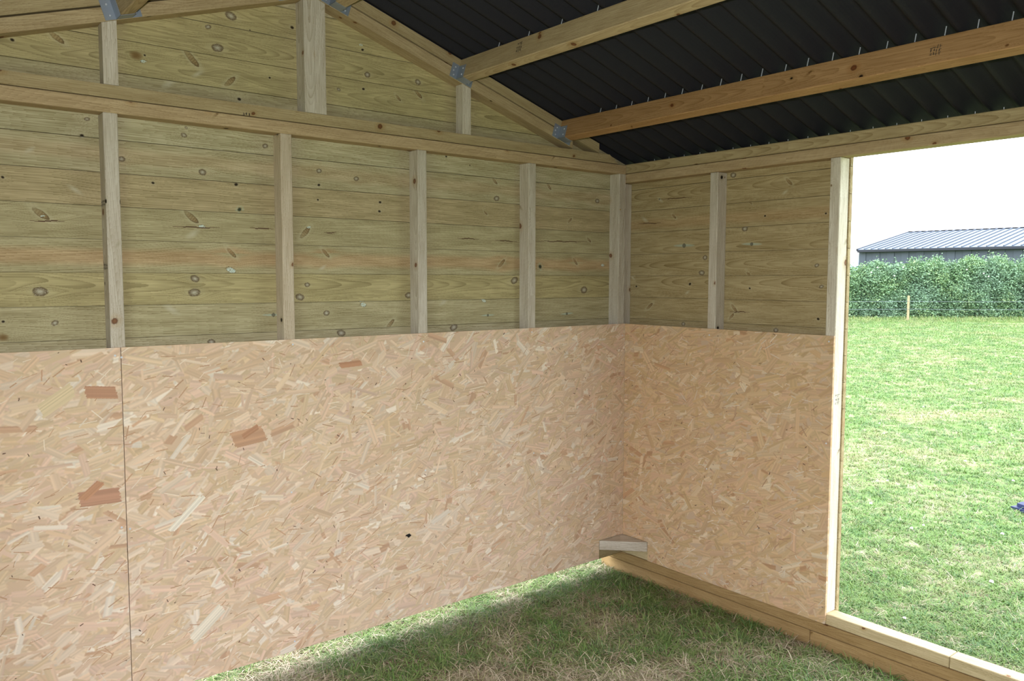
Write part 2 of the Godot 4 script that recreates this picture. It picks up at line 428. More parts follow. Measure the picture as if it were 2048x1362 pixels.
func make_materials() -> void:
	var rows := []
	var r := RandomNumberGenerator.new()
	r.seed = 11
	for k in 22:
		var left := k < 14
		var kk := k if left else k - 14
		var olive := r.randf_range(-0.02, 0.02)
		var row := {"light": Color(0.685 + olive, 0.65 + olive, 0.525 + olive * 1.5), "dark": Color(0.45, 0.41, 0.28), "ring": 15.0, "quarter": r.randf() < 0.5, "knots": [], "cracks": [], "amp": 90.0}
		if left and kk in [4, 7]: row.quarter = true
		if left and kk in [2, 9, 10, 11]:
			row.quarter = false
			row.light = Color(0.69, 0.645, 0.485)
		if left and kk == 3:
			row.band = [0.5, 0.32, 0.9]
			row.quarter = true
		if left and kk == 5: row.light = Color(0.69, 0.63, 0.50)
		if left and kk == 6: row.band = [0.45, 0.3, 0.35]
		if left and kk == 7: row.light = Color(0.71, 0.685, 0.575)
		if not left:
			row.light = Color(0.665, 0.605, 0.47)
			row.dark = Color(0.45, 0.38, 0.24)
		if not left and kk == 5:
			row.band = [0.6, 0.3, 0.4]
		var lo := Y0 + COURSE * kk
		for kn in (KW1 if left else KW2):
			if kn[1] >= lo and kn[1] < lo + COURSE:
				row.knots.append([(kn[0] + (3.52 if left else 0.15)) / 3.6 * 2048.0, (1.0 - (kn[1] - lo) / COURSE) * RH, kn[2], kn[3] * 569.0])
		for cr in (CW1 if left else CW2):
			if cr[1] >= lo and cr[1] < lo + COURSE:
				var o := 3.52 if left else 0.15
				row.cracks.append([(cr[0] + o) / 3.6 * 2048.0, (1.0 - (cr[1] - lo) / COURSE) * RH, (cr[2] + o) / 3.6 * 2048.0, (1.0 - (cr[3] - lo) / COURSE) * RH])
		# the parts of the boards that lie outside the photograph have knots as well
		for j in (4 if not left else 2):
			row.knots.append([r.randf_range(900, 2040) if not left else r.randf_range(0, 380), r.randf_range(8, 56), ["A", "C", "B"][r.randi() % 3], r.randf_range(5, 10)])
		rows.append(row)
	for row in rows:
		row.light = Color(row.light.r * 1.06, row.light.g * 1.055, row.light.b * 1.04)
		row.dark = Color(row.dark.r * 1.06, row.dark.g * 1.055, row.dark.b * 1.04)
	M.plank = mat(Color(1, 1, 1), 0.82, tex(wood_image(2048, rows, 5)))
	rows = []
	for k in 16:
		var g := r.randf_range(-0.03, 0.02)
		var row := {"light": Color(0.97 + g, 0.96 + g, 0.94 + g), "dark": Color(0.73, 0.685, 0.61), "ring": 13.0, "quarter": k % 3 != 1, "knots": [], "amp": 80.0}
		for j in r.randi_range(3, 6):
			var big := r.randf_range(3, 9)
			row.knots.append([r.randf_range(20, 1000), r.randf_range(6, 58), ["K", "B", "K", "R", "D", "C"][r.randi() % 6], big])
		rows.append(row)
	var tt := tex(wood_image(1024, rows, 6))
	M.stud = mat(Color(0.835, 0.81, 0.765), 0.85, tt)
	M.stud2 = mat(Color(0.835, 0.785, 0.71), 0.85, tt)
	M.rail = mat(Color(0.73, 0.665, 0.52), 0.85, tt)
	M.rail2 = mat(Color(0.775, 0.69, 0.555), 0.85, tt)
	M.purlin = mat(Color(0.70, 0.555, 0.39), 0.85, tt)
	M.purlin2 = mat(Color(0.76, 0.685, 0.545), 0.85, tt)
	M.sill = mat(Color(0.84, 0.775, 0.63), 0.8, tt)
	M.post_skylit = mat(Color(0.90, 0.88, 0.83), 0.8, tt)  # same wood as the studs, whitened to paint in the skylight
	M.bearer = mat(Color(0.69, 0.58, 0.41), 0.85, tt)
	M.block = mat(Color(0.84, 0.81, 0.77), 0.85, tt)
	M.weathered = mat(Color(0.60, 0.50, 0.34), 0.9, tt)
	var red := Color(0.73, 0.55, 0.43)
	M.osb = mat(Color(1, 1, 1), 0.78, tex(osb_image(2048, 1024, 839.3, 21, [[0.429, 0.353, 0.125, 0.06, -0.12, Color(0.77, 0.61, 0.49)], [0.435, 0.335, 0.07, 0.02, -0.5, red], [1.116, 0.865, 0.016, 0.014, -0.5, Color(0.09, 0.08, 0.08)], [1.106, 0.862, 0.012, 0.006, -0.2, Color(0.09, 0.08, 0.08)], [0.20, 0.60, 0.16, 0.022, -0.75, Color(0.90, 0.86, 0.79)], [0.26, 1.02, 0.15, 0.04, -0.7, Color(0.89, 0.84, 0.76)], [0.85, 0.11, 0.10, 0.022, -0.05, red]])))
	M.osb_left = mat(Color(1, 1, 1), 0.78, tex(osb_image(1024, 1024, 839.3, 22, [[0.915, 0.495, 0.13, 0.05, 0.02, Color(0.73, 0.56, 0.46)], [0.89, 0.47, 0.08, 0.025, -0.7, red], [0.93, 0.145, 0.10, 0.04, 0.1, Color(0.74, 0.57, 0.46)], [0.80, 0.16, 0.12, 0.045, -0.6, Color(0.84, 0.76, 0.62)]])))
	M.osb_right = mat(Color(0.95, 0.95, 0.95), 0.78, tex(osb_image(1024, 1024, 839.3, 23, [], 0.7)))
	M.osb_edge = mat(Color(0.80, 0.67, 0.52), 0.9)
	M.steel = mat(Color(0.62, 0.66, 0.72), 0.40)
	M.steel.metallic = 0.5
	M.nail = mat(Color(0.86, 0.88, 0.92), 0.35)
	M.nail.metallic = 0.35
	M.ink_faint = mat(Color(0.66, 0.64, 0.59), 0.9)
	M.brass = mat(Color(0.80, 0.66, 0.42), 0.35)
	M.brass.metallic = 0.9
	M.ink = mat(Color(0.30, 0.26, 0.22), 0.9)
	# bituminous roof sheet: black with a fine pressed net
	var net := Image.create(64, 64, false, Image.FORMAT_L8)
	net.fill(Color(0.6, 0.6, 0.6))
	for i in range(0, 64, 4):
		for j in range(0, 64, 4):
			net.fill_rect(Rect2i(i + (2 if (j / 4) % 2 else 0), j, 2, 2), Color(0.2, 0.2, 0.2))
	M.roof = mat(Color(0.14, 0.14, 0.16), 0.75)
	M.roof.heightmap_enabled = true
	M.roof.heightmap_texture = tex(net)
	M.roof.heightmap_scale = 0.06
	M.roof.uv1_scale = Vector3(9, 9, 1)
	M.tarp = mat(Color(0.13, 0.16, 0.30), 0.55)
	M.barn_wall = mat(Color(0.25, 0.275, 0.31), 0.6)
	M.barn_roof = mat(Color(0.36, 0.40, 0.45), 0.6)
	M.barn_seam_shade = mat(Color(0.27, 0.30, 0.35), 0.6)  # shading of the standing seams, painted as a darker roof colour
	M.barn_trim = mat(Color(0.14, 0.15, 0.18), 0.5)
	M.post = mat(Color(0.66, 0.62, 0.50), 0.9, tt)
	M.wire = mat(Color(0.50, 0.53, 0.55), 0.5)
	M.wire.metallic = 0.7
	M.hill = mat(Color(0.50, 0.60, 0.66), 0.95)  # distance haze is painted into this blue
	M.flower = mat(Color(0.94, 0.93, 0.90), 0.8)
	M.yellow = mat(Color(0.95, 0.80, 0.15), 0.8)
	M.bark = mat(Color(0.30, 0.24, 0.18), 0.95)
	M.grass = mat(Color(1, 1, 1), 0.7)
	M.grass.vertex_color_use_as_albedo = true
	M.grass.backlight_enabled = true
	M.grass.backlight = Color(0.32, 0.38, 0.14)
	M.straw = mat(Color(1, 1, 1), 0.85)
	M.straw.vertex_color_use_as_albedo = true
	M.leaf = mat(Color(1, 1, 1), 0.6)
	M.leaf.vertex_color_use_as_albedo = true
	M.leaf.backlight_enabled = true
	M.leaf.backlight = Color(0.30, 0.40, 0.16)
	# turf and soil between the blades
	var nt := NoiseTexture2D.new()
	nt.width = 1024
	nt.height = 1024
	nt.seamless = true
	var fn := FastNoiseLite.new()
	fn.seed = 4
	fn.frequency = 0.012
	fn.fractal_octaves = 6
	fn.fractal_gain = 0.62
	nt.noise = fn
	var gr := Gradient.new()
	gr.offsets = PackedFloat32Array([0.0, 0.36, 0.5, 0.62, 1.0])
	gr.colors = PackedColorArray([Color(0.32, 0.43, 0.20), Color(0.39, 0.49, 0.25), Color(0.45, 0.53, 0.31), Color(0.52, 0.55, 0.38), Color(0.58, 0.55, 0.43)])
	nt.color_ramp = gr
	M.turf = mat(Color(1, 1, 1), 0.95, nt)
	M.turf.uv1_triplanar = true
	M.turf.uv1_world_triplanar = true
	M.turf.uv1_scale = Vector3(0.14, 0.14, 0.14)
	var ns: NoiseTexture2D = nt.duplicate()
	var g2 := Gradient.new()
	g2.offsets = PackedFloat32Array([0.0, 0.45, 0.6, 1.0])
	g2.colors = PackedColorArray([Color(0.26, 0.22, 0.16), Color(0.36, 0.31, 0.23), Color(0.45, 0.38, 0.28), Color(0.50, 0.43, 0.33)])
	ns.color_ramp = g2
	M.soil = mat(Color(1, 1, 1), 0.95, ns)
	M.soil.uv1_triplanar = true
	M.soil.uv1_world_triplanar = true
	M.soil.uv1_scale = Vector3(1.3, 1.3, 1.3)

# ------------------------------------------------------------------ the shelter
func plank_uv(row: int, lo: float, off: float) -> Callable:
	return func(x: float, y: float) -> Vector2:
		return Vector2((x + off) / 3.6, (row + 1.0 - clampf((y - lo) / COURSE, 0.02, 0.98)) / 22.0)

# One course of shiplap: the face and behind it a tongue that laps over the joint.
func plank(parent: Node, k: int, x0: float, x1: float, clip: PackedVector2Array, row: int, off: float, zf := ZB) -> void:
	var lo := Y0 + COURSE * k
	var uv := plank_uv(row, lo, off)
	var st := begin()
	var some := false
	var dz := rng.randf_range(-0.0012, 0.0)
	for q in Geometry2D.intersect_polygons(rect(x0, lo + 0.0011, x1, lo + COURSE - 0.0011), clip):
		add_prism(st, q, zf - 0.014, zf + dz, uv)
		some = true
	for q in Geometry2D.intersect_polygons(rect(x0, lo + 0.009, x1, lo + COURSE + 0.009), clip):
		add_prism(st, q, zf - 0.021, zf - 0.0141, uv)
	if some:
		put("plank", st.commit(), M.plank, parent)

func stud(parent: Node, x: float, y0: float, y1: float, m: Material, w := 0.0445) -> MeshInstance3D:
	return timber("stud", Vector3(x, y0, (ZF + ZB) * 0.5), Vector3(x, y1, (ZF + ZB) * 0.5), ZF - ZB, w, Vector3.RIGHT, m, parent)

func rail(called: String, parent: Node, x0: float, x1: float, y0: float, y1: float, m: Material, z0 := ZB, z1 := ZF) -> MeshInstance3D:
	return timber(called, Vector3(x0, (y0 + y1) * 0.5, (z0 + z1) * 0.5), Vector3(x1, (y0 + y1) * 0.5, (z0 + z1) * 0.5), z1 - z0, y1 - y0, Vector3.UP, m, parent)

func wood_uv(row: int, along: Vector2, org: Vector2) -> Callable:
	return func(x: float, y: float) -> Vector2:
		var d := Vector2(x, y) - org
		return Vector2(d.dot(along) / 1.6, (row + 0.5 + clampf(d.dot(Vector2(-along.y, along.x)) / 0.11, -0.46, 0.46)) / 16.0)

func build_wall_left() -> void:
	var w := base("wall_left", "gable wall of green treated shiplap boards on pale studs", "", "", "structure")
	var clip := gable(0.004)
	for k in range(-10, 14):
		plank(w, k, -3.534, 0.1, clip, k if k >= 0 else (k + 24) % 14, 3.52)
	plank(w, -11, -3.534, 0.1, rect(-4, -0.040, 1, 3), 5, 3.52)  # unseen low course, added to cut the daylight coming under the wall
	for x in [-3.40, -3.05, -2.4445, -1.84, -1.2385, -0.629]:
		stud(w, x, 0.042, 1.992, M.stud2 if x == -1.84 else M.stud)
	stud(w, -0.0195, 0.042, 1.992, M.stud, 0.047)
	rail("top_plate", w, -3.43, 0.006, 1.992, 2.0378, M.rail2)
	rail("sole_plate", w, -3.43, 0.006, -0.004, 0.042, M.rail)
	var sm := begin()
	add_tube(sm, Vector3(0, 0, -0.002), Vector3(0, 0, 0.001), 0.0045, 0.004, 8)
	put("screw", sm.commit(), M.brass, w, Transform3D(Basis(), Vector3(-0.035, 1.81, ZF)))
	stamp(w, Vector3(-2.4668, 1.70, -0.046), Vector3(-1, 0, 0), Vector3(0, 0, 1), 0.05, 0.02, 2)
	stamp(w, Vector3(-2.4668, 1.49, -0.046), Vector3(-1, 0, 0), Vector3(0, 0, 1), 0.05, 0.02, 2)

func mirror(p: PackedVector2Array) -> PackedVector2Array:
	var o := PackedVector2Array()
	for q in p:
		o.append(Vector2(2.0 * RIDGE - q.x, q.y))
	return o

func build_truss() -> void:
	var t := base("roof_truss", "timber roof truss against the gable boards with paired rafters and king posts", "truss")
	for left in [false, true]:
		for upper in [false, true]:
			var xe := -0.19 if upper else -0.373
			var lo := 0.0470 if upper else 0.100
			var hi := 0.0012 if upper else 0.0540
			var p := PackedVector2Array([Vector2(RIDGE, roof_y(RIDGE) - lo), Vector2(xe, roof_y(xe) - lo), Vector2(xe, roof_y(xe) - hi), Vector2(RIDGE, roof_y(RIDGE) - hi)])
			if left:
				p = mirror(p)
			var st := begin()
			var d := (p[1] - p[0]).normalized()
			add_prism(st, p, ZB, ZF - (0.001 if upper else 0.0), wood_uv(3 + rng.randi() % 9, d, (p[0] + p[3]) * 0.5))
			put("rafter", st.commit(), M.purlin2 if not upper else M.rail, t)
	var st2 := begin()
	var tie := PackedVector2Array([Vector2(2 * RIDGE + 0.05, 2.0402), Vector2(-0.05, 2.0402), Vector2(-0.115, 2.0815), Vector2(2 * RIDGE + 0.115, 2.0815)])
	add_prism(st2, tie, ZB, ZF - 0.001, wood_uv(6, Vector2.RIGHT, Vector2(-3.4, 2.06)))
	put("tie_beam", st2.commit(), M.rail, t)
	for xs in [[-1.762, -1.7175], [-1.7165, -1.673]]:
		var st := begin()
		add_prism(st, PackedVector2Array([Vector2(xs[0], 2.0825), Vector2(xs[1], 2.0825), Vector2(xs[1], roof_y(xs[1]) - 0.101), Vector2(xs[0], roof_y(xs[0]) - 0.101)]), ZB, ZF - (0.0 if xs[0] < -1.75 else 0.0015), wood_uv(2 + int(xs[0] < -1.75) * 5, Vector2.UP, Vector2((xs[0] + xs[1]) / 2, 1.0)))
		put("king_post", st.commit(), M.stud, t)
	for xc in [-1.0075, -2.4385]:
		var st := begin()
		add_prism(st, PackedVector2Array([Vector2(xc - 0.0225, 2.0825), Vector2(xc + 0.0225, 2.0825), Vector2(xc + 0.0225, roof_y(xc + 0.0225) - 0.101), Vector2(xc - 0.0225, roof_y(xc - 0.0225) - 0.101)]), ZB + 0.02, ZF, wood_uv(9, Vector2.UP, Vector2(xc, 1.3)))
		put("strut", st.commit(), M.stud, t)
	stamp(t, Vector3(-1.985, 2.043, ZF), Vector3(0, 0, 1), Vector3(1, 0, 0), 0.03, 0.012, 1)

# Ink of a timber grading stamp, too worn to read: short strokes in rows.
func stamp(parent: Node, at: Vector3, n: Vector3, along: Vector3, w: float, h: float, lines: int, m: Material = null) -> void:
	var st := begin()
	var up := n.cross(along)
	var lh := h / lines
	for l in lines:
		var x := 0.0
		while x < w - lh * 0.3:
			var cw := lh * 0.55
			for s in 3:
				var vertical := rng.randf() < 0.6
				var c := at + along * (x + rng.randf() * cw * 0.7 - w * 0.5) + up * ((l + 0.2 + 0.6 * rng.randf()) * lh - h * 0.5)
				var a := along * (lh * (0.08 if vertical else 0.3))
				var b := up * (lh * (0.36 if vertical else 0.07))
				quad(st, [c - a - b + n * 0.0004, c + a - b + n * 0.0004, c + a + b + n * 0.0004, c - a + b + n * 0.0004], [Vector2(), Vector2(), Vector2(), Vector2()], n)
			x += cw * 1.35
	put("grade_stamp", st.commit(), m if m else M.ink, parent)

func build_wall_right() -> void:
	var w := base("wall_right", "front wall of shiplap boards with a wide doorway onto the field", "", "", "structure")
	w.transform = Transform3D(Basis(Vector3(0, 0, 1), Vector3(0, 1, 0), Vector3(-1, 0, 0)), Vector3.ZERO)
	var clip := rect(-1, -0.2, 5, 2.043)
	for k in range(-10, 9):
		var row := 14 + (k if k >= 0 and k < 8 else (k + 24) % 8)
		plank(w, k, -0.101, 1.171, clip, row, 0.15)
		plank(w, k, 2.455, 3.72, clip, row, 0.15)
	stud(w, -0.0605, 0.042, 1.948, M.stud)
	stud(w, 0.5405, 0.042, 1.948, M.stud)
	stud(w, 1.1435, 0.042, 1.948, M.post_skylit)
	for x in [2.4775, 3.08, 3.60]:
		stud(w, x, 0.042, 1.948, M.stud)
	rail("head_plate", w, -0.078, 3.70, 1.949, 1.9945, M.rail2)
	rail("wall_plate", w, -0.078, 3.70, 1.9967, 2.0425, M.rail)
	rail("sole_plate", w, -0.078, 1.662, -0.004, 0.0415, M.sill)
	rail("sole_plate", w, 1.664, 3.70, -0.004, 0.0415, M.sill)
	rail("bearer", w, -0.165, 3.82, -0.0525, -0.0060, M.bearer, ZB - 0.01, ZF + 0.002)
	rail("bearer", w, -0.165, 1.092, -0.128, -0.0548, M.bearer, ZB - 0.01, ZF + 0.002)
	rail("bearer", w, 1.094, 3.82, -0.128, -0.0548, M.bearer, ZB - 0.01, ZF + 0.002)
	stamp(w, Vector3(1.1658, 0.955, -0.046), Vector3(1, 0, 0), Vector3(0, 0, -1), 0.035, 0.045, 3, M.ink_faint)

func build_other_walls() -> void:
	var w := base("wall_rear", "gable wall of shiplap boards behind the viewer", "", "", "structure")
	w.transform = Transform3D(Basis(Vector3(-1, 0, 0), Vector3(0, 1, 0), Vector3(0, 0, -1)), Vector3(2 * RIDGE, 0, 3.62))
	for k in range(-10, 14):
		plank(w, k, -3.534, 0.1, gable(0.004), (k + 24) % 14, 3.52)
	for x in [-3.40, -2.84, -2.24, -1.7, -1.1, -0.6, -0.03]:
		stud(w, x, 0.042, 1.992, M.stud)
	rail("top_plate", w, -3.43, 0.0, 1.992, 2.0385, M.rail)
	rail("sole_plate", w, -3.43, 0.0, -0.004, 0.042, M.rail)
	var b := base("wall_back", "long wall of shiplap boards with a doorway beside the viewer", "", "", "structure")
	b.transform = Transform3D(Basis(Vector3(0, 0, -1), Vector3(0, 1, 0), Vector3(1, 0, 0)), Vector3(2 * RIDGE, 0, 3.62))
	var clip := rect(-1, -0.2, 5, 2.043)
	for k in range(-10, 9):
		plank(b, k, -0.1, OPEN_A, clip, 14 + (k + 24) % 8, 0.15)
		plank(b, k, OPEN_B, 3.70, clip, 14 + (k + 24) % 8, 0.15)
	for x in [0.03, OPEN_A - 0.025, OPEN_B + 0.025, 3.595]:
		stud(b, x, 0.042, 1.948, M.stud)
	rail("head_plate", b, -0.08, 3.70, 1.949, 1.9945, M.rail2)
	rail("wall_plate", b, -0.08, 3.70, 1.9967, 2.0425, M.rail)
	rail("sole_plate", b, -0.08, 3.70, -0.004, 0.0415, M.sill)
	rail("bearer", b, -0.16, 3.80, -0.128, -0.0046, M.bearer)

const OPEN_A := 0.9     # doorway of the back wall, measured from the rear gable
const OPEN_B := 2.45
const PITCH := 0.0945
const CREST := 0.614

func roof_h(z: float) -> float:
	return 0.0188 * (1.0 + cos(TAU * (z - CREST) / PITCH))

func build_roof() -> void:
	var c := base("ceiling", "black corrugated roof sheets over the purlins", "", "", "structure")
	var th := atan(SLOPE)
	for left in [false, true]:
		var n := Vector3(sin(th) * (-1 if left else 1), cos(th), 0)
		var xe := 0.22
		for i in 4:
			var z0 := (-0.048 if left else -0.0825) + 0.945 * i
			var z1 := z0 + 0.945 + (0.06 if i < 3 else 0.04)
			var lift := 0.0006 + 0.0034 * (i % 2)
			var st := begin()
			var steps := int((z1 - z0) / PITCH * 12.0)
			for s in steps:
				var za := lerpf(z0, z1, float(s) / steps)
				var zb := lerpf(z0, z1, float(s + 1) / steps)
				for side in [0, 1]:
					var ps := []
					var ns := []
					for e in [[RIDGE, za], [xe, za], [xe, zb], [RIDGE, zb]]:
						var x: float = e[0]
						var y := 2.0696 - SLOPE * x
						if left: x = 2.0 * RIDGE - x
						ps.append(Vector3(x, y, e[1]) + n * (roof_h(e[1]) + lift + 0.0028 * side))
						var slope := -0.0188 * TAU / PITCH * sin(TAU * (e[1] - CREST) / PITCH)
						ns.append((n - Vector3(0, 0, slope)).normalized() * (1.0 if side else -1.0))
					var order := [0, 1, 2, 0, 2, 3]
					if (ps[1] - ps[0]).cross(ps[2] - ps[0]).dot(ns[0]) > 0:
						order = [0, 2, 1, 0, 3, 2]
					for o in order:
						st.set_normal(ns[o])
						st.set_uv(Vector2(ps[o].x, ps[o].z))
						st.add_vertex(ps[o])
			put("roof_sheet", st.commit(), M.roof, c)
		# ridge capping outside
		var st2 := begin()
		var a := Vector3(RIDGE, roof_y(RIDGE) + 0.055, 0)
		var q := Vector3(RIDGE + (-0.14 if left else 0.14), roof_y(RIDGE) + 0.055 - 0.14 * SLOPE, 0)
		for dz in [0.0, 0.003]:
			quad(st2, [a + Vector3(0, dz, -0.09), q + Vector3(0, dz, -0.09), q + Vector3(0, dz, 3.72), a + Vector3(0, dz, 3.72)], [Vector2(), Vector2(1, 0), Vector2(1, 1), Vector2(0, 1)], Vector3.UP if dz > 0 else Vector3.DOWN)
		put("ridge_cap", st2.commit(), M.roof, c)
	# nails through the crests into the wall plate of the front wall
	var nm := begin()
	add_tube(nm, Vector3(0, -0.01, 0), Vector3(0, 0.007, 0), 0.0012, 0.0012, 5)
	var nail := nm.commit()
	for i in range(-5, 30):
		put("roofing_nail", nail, M.nail, c, Transform3D(Basis(), Vector3(0.05, 2.05, CREST + PITCH * i)))

func build_purlins() -> void:
	var th := atan(SLOPE)
	var labels := {
		"r0": "tan timber purlin beside the ridge at the top edge of the photo",
		"r1": "pale tan timber purlin, the middle one on the right roof slope",
		"r2": "orange-brown timber purlin, lowest on the right roof slope above the doorway",
		"l0": "tan timber purlin on the far side of the ridge",
		"l1": "tan timber purlin in the bright hanger at the top left of the photo",
		"l2": "tan timber purlin, lowest on the left roof slope"}
	var nm := begin()
	add_tube(nm, Vector3(0, -0.01, 0), Vector3(0, 0.036, 0), 0.0017, 0.0017, 6)
	var nail := nm.commit()
	var hm := begin()
	add_tube(hm, Vector3.ZERO, Vector3(0, 0.0016, 0), 0.0042, 0.003, 8)
	var head := hm.commit()
	for left in [false, true]:
		var n := Vector3(sin(th) * (-1 if left else 1), cos(th), 0)
		var bs := Basis(Vector3(0, 0, 1), n, Vector3(0, 0, 1).cross(n))
		var dz := 1.0 if left else -1.0      # local Z that runs down the slope
		for i in 3:
			var xt: float = [-1.627, -1.036, -0.446][i]
			var key := ("l" if left else "r") + str(i)
			var p := base("purlin", labels[key], "purlin", "roof purlins")
			p.transform = Transform3D(bs, Vector3(2 * RIDGE - xt if left else xt, roof_y(xt), 0))
			var W := 0.047
			var D := 0.092
			put("beam", box_mesh(Vector3(3.61, D, W), 0.003, [4, 12, 8][i], 0.13 * i + 0.3), M.purlin if key == "r2" else M.purlin2, p, Transform3D(Basis(), Vector3(1.7955, -D * 0.5, dz * W * 0.5)))
			var st := begin()
			var plate := func(x0: float, x1: float, y0: float, y1: float, q0: float, q1: float) -> void:
				add_box(st, Vector3(x1 - x0, y1 - y0, absf(q1 - q0)), 0.0003, 0, 0.0, 16, 1.6, 0.1, Transform3D(Basis(), Vector3((x0 + x1) / 2, (y0 + y1) / 2, dz * (q0 + q1) / 2)))
			plate.call(-0.0108, 0.042, -D - 0.0018, -0.034, -0.0020, -0.0004)
			plate.call(-0.0108, 0.042, -D - 0.0018, -0.034, W + 0.0004, W + 0.0020)
			plate.call(-0.0108, 0.042, -D - 0.0018, -D - 0.0002, -0.002, W + 0.002)
			plate.call(-0.0108, -0.0090, -D - 0.0018, -0.030, -0.036, -0.0004)
			plate.call(-0.0108, -0.0090, -D - 0.0018, -0.030, W + 0.0004, W + 0.036)
			var hg := put("joist_hanger", st.commit(), M.steel, p)
			for q in [[-0.018, -0.045], [-0.024, -0.062], [-0.018, -0.080], [W + 0.018, -0.045], [W + 0.018, -0.08]]:
				put("nail_head", head, M.nail, hg, Transform3D(Basis(Vector3(0, 0, 1), PI / 2).rotated(Vector3(0, 1, 0), PI), Vector3(-0.0091, q[1], dz * q[0])))
			for q in [[0.026, -0.05], [0.026, -0.078]]:
				put("nail_head", head, M.nail, hg, Transform3D(Basis(Vector3(1, 0, 0), dz * -PI / 2), Vector3(q[0], q[1], dz * -0.002)))
			for j in range(-4, 32):
				if i < 2 and (j + i) % 2 == 0:
					continue
				var h := 1.0 + 0.0 * j
				put("roofing_nail", nail, M.nail, p, Transform3D(Basis(Vector3(1, 0, 0), rng.randf_range(-0.03, 0.03)).scaled(Vector3(1, h, 1)), Vector3(CREST + PITCH * j, 0, dz * (0.014 + rng.randf_range(-0.004, 0.004)))))
			if key == "r2":
				stamp(p, Vector3(1.735, -0.047, -dz * 0.0), Vector3(0, 0, -dz), Vector3(1, 0, 0), 0.035, 0.035, 3)
			if key == "r1":
				stamp(p, Vector3(0.40, -0.04, -dz * 0.0), Vector3(0, 0, -dz), Vector3(1, 0, 0), 0.03, 0.045, 3)

func board(label: String, poly: PackedVector2Array, m: Material, uv: Callable, t: Transform3D, screws: Array) -> void:
	var o := base("strand_board", label, "board", "strand boards lining the walls")
	o.transform = t
	var st := begin()
	add_prism(st, poly, -0.0098, 0.0, uv)
	put("sheet", st.commit(), m, o)
	var hm := begin()
	add_tube(hm, Vector3(0, 0, -0.002), Vector3(0, 0, 0.0007), 0.004, 0.0036, 8)
	var head := hm.commit()
	for s in screws:
		put("screw", head, M.nail, o, Transform3D(Basis(), Vector3(s[0], s[1], 0)))

func build_boards() -> void:
	var sc := []
	for x in [-1.84, -1.2385, -0.63]:
		for y in [0.03, 0.62, 1.196]:
			sc.append([x + rng.randf_range(-0.012, 0.012), y + rng.randf_range(-0.015, 0.01)])
	sc.append_array([[-2.438, 1.187], [-2.43, 0.6], [-2.432, 0.05], [-0.02, 1.16], [-0.02, 0.6]])
	board("wide pale strand board on the left wall, from the seam to the corner", PackedVector2Array([Vector2(-2.4385, 0), Vector2(-0.174, 0), Vector2(-0.174, 0.0985), Vector2(-0.0005, 0.0985), Vector2(-0.0005, 1.22), Vector2(-2.4385, 1.22)]), M.osb, func(x: float, y: float) -> Vector2: return Vector2((x + 2.44) / 2.44, 1.0 - y / 1.22), Transform3D.IDENTITY, sc)
	board("pale strand board at the left edge of the photo, left of the seam", rect(-3.434, 0, -2.4415, 1.22), M.osb_left, func(x: float, y: float) -> Vector2: return Vector2((x + 3.434) / 1.22, 1.0 - y / 1.22), Transform3D.IDENTITY, [[-2.458, 1.194], [-2.456, 0.61], [-2.457, 0.04], [-3.04, 1.19], [-3.05, 0.6]])
	var t2 := Transform3D(Basis(Vector3(0, 0, 1), Vector3(0, 1, 0), Vector3(-1, 0, 0)), Vector3.ZERO)
	board("warm brown strand board on the right wall, next to the doorway", PackedVector2Array([Vector2(0.177, 0), Vector2(1.1666, 0), Vector2(1.1666, 1.22), Vector2(0.0005, 1.22), Vector2(0.0005, 0.0985), Vector2(0.177, 0.0985)]), M.osb_right, func(x: float, y: float) -> Vector2: return Vector2((x + 0.02) / 1.22, 1.0 - y / 1.22), t2, [[1.145, 1.196], [1.147, 0.77], [1.14, 0.3], [0.54, 1.19], [0.54, 0.55], [0.545, 0.04]])

func build_corner_block() -> void:
	var o := base("corner_block", "small pale triangular timber block in the cut-out at the foot of the wall corner", "block")
	var st := begin()
	# triangle in plan: built in XY and laid flat
	add_prism(st, PackedVector2Array([Vector2(-0.1735, 0.0008), Vector2(-0.0008, 0.0008), Vector2(-0.0008, 0.1765), Vector2(-0.004, 0.1765), Vector2(-0.1735, 0.004)]), 0.0, 0.048, wood_uv(4, Vector2(0.70, 0.71), Vector2(-0.1, 0.08)))
	put("timber", st.commit(), M.block, o, Transform3D(Basis(Vector3(1, 0, 0), Vector3(0, 0, 1), Vector3(0, -1, 0)), Vector3(0, 0.0975, 0)))

# ------------------------------------------------------------------ the ground and what grows on it
func blade(st: SurfaceTool, at: Vector3, yaw: float, lean: float, L: float, w: float, curl: float, segs := 2) -> void:
	var side := Vector3(-sin(yaw), 0, cos(yaw))
	var out := Vector3(cos(yaw), 0, sin(yaw))
	var p := at
	var ang := lean
	for i in segs + 1:
		var q := p + (Vector3.UP * cos(ang) + out * sin(ang)) * (L / (segs + 1))
		var n := (Vector3.UP * sin(ang) - out * cos(ang)).normalized()
		if n.y < 0: n = -n
		var w0 := w * (1.0 - float(i) / (segs + 1) * 0.5)
		var w1 := w * (1.0 - float(i + 1) / (segs + 1) * 0.5)
		var z := Vector2()
		if i < segs:
			quad(st, [p - side * w0, p + side * w0, q + side * w1, q - side * w1], [z, z, z, z], n)
		else:
			tri(st, [p - side * w0, p + side * w0, q], [z, z, z], n)
		p = q
		ang = minf(ang + curl, 2.2)

func tuft(sd: int, n: int, spread: float, l0: float, l1: float, lean0: float, lean1: float, w: float, curl: float) -> ArrayMesh:
	var r := RandomNumberGenerator.new()
	r.seed = sd
	var st := begin()
	for i in n:
		var a := r.randf() * TAU
		blade(st, Vector3(cos(a), 0, sin(a)) * spread * sqrt(r.randf()), r.randf() * TAU, r.randf_range(lean0, lean1), r.randf_range(l0, l1), w * r.randf_range(0.7, 1.2), r.randf_range(0.2, 1.0) * curl)
	return st.commit()

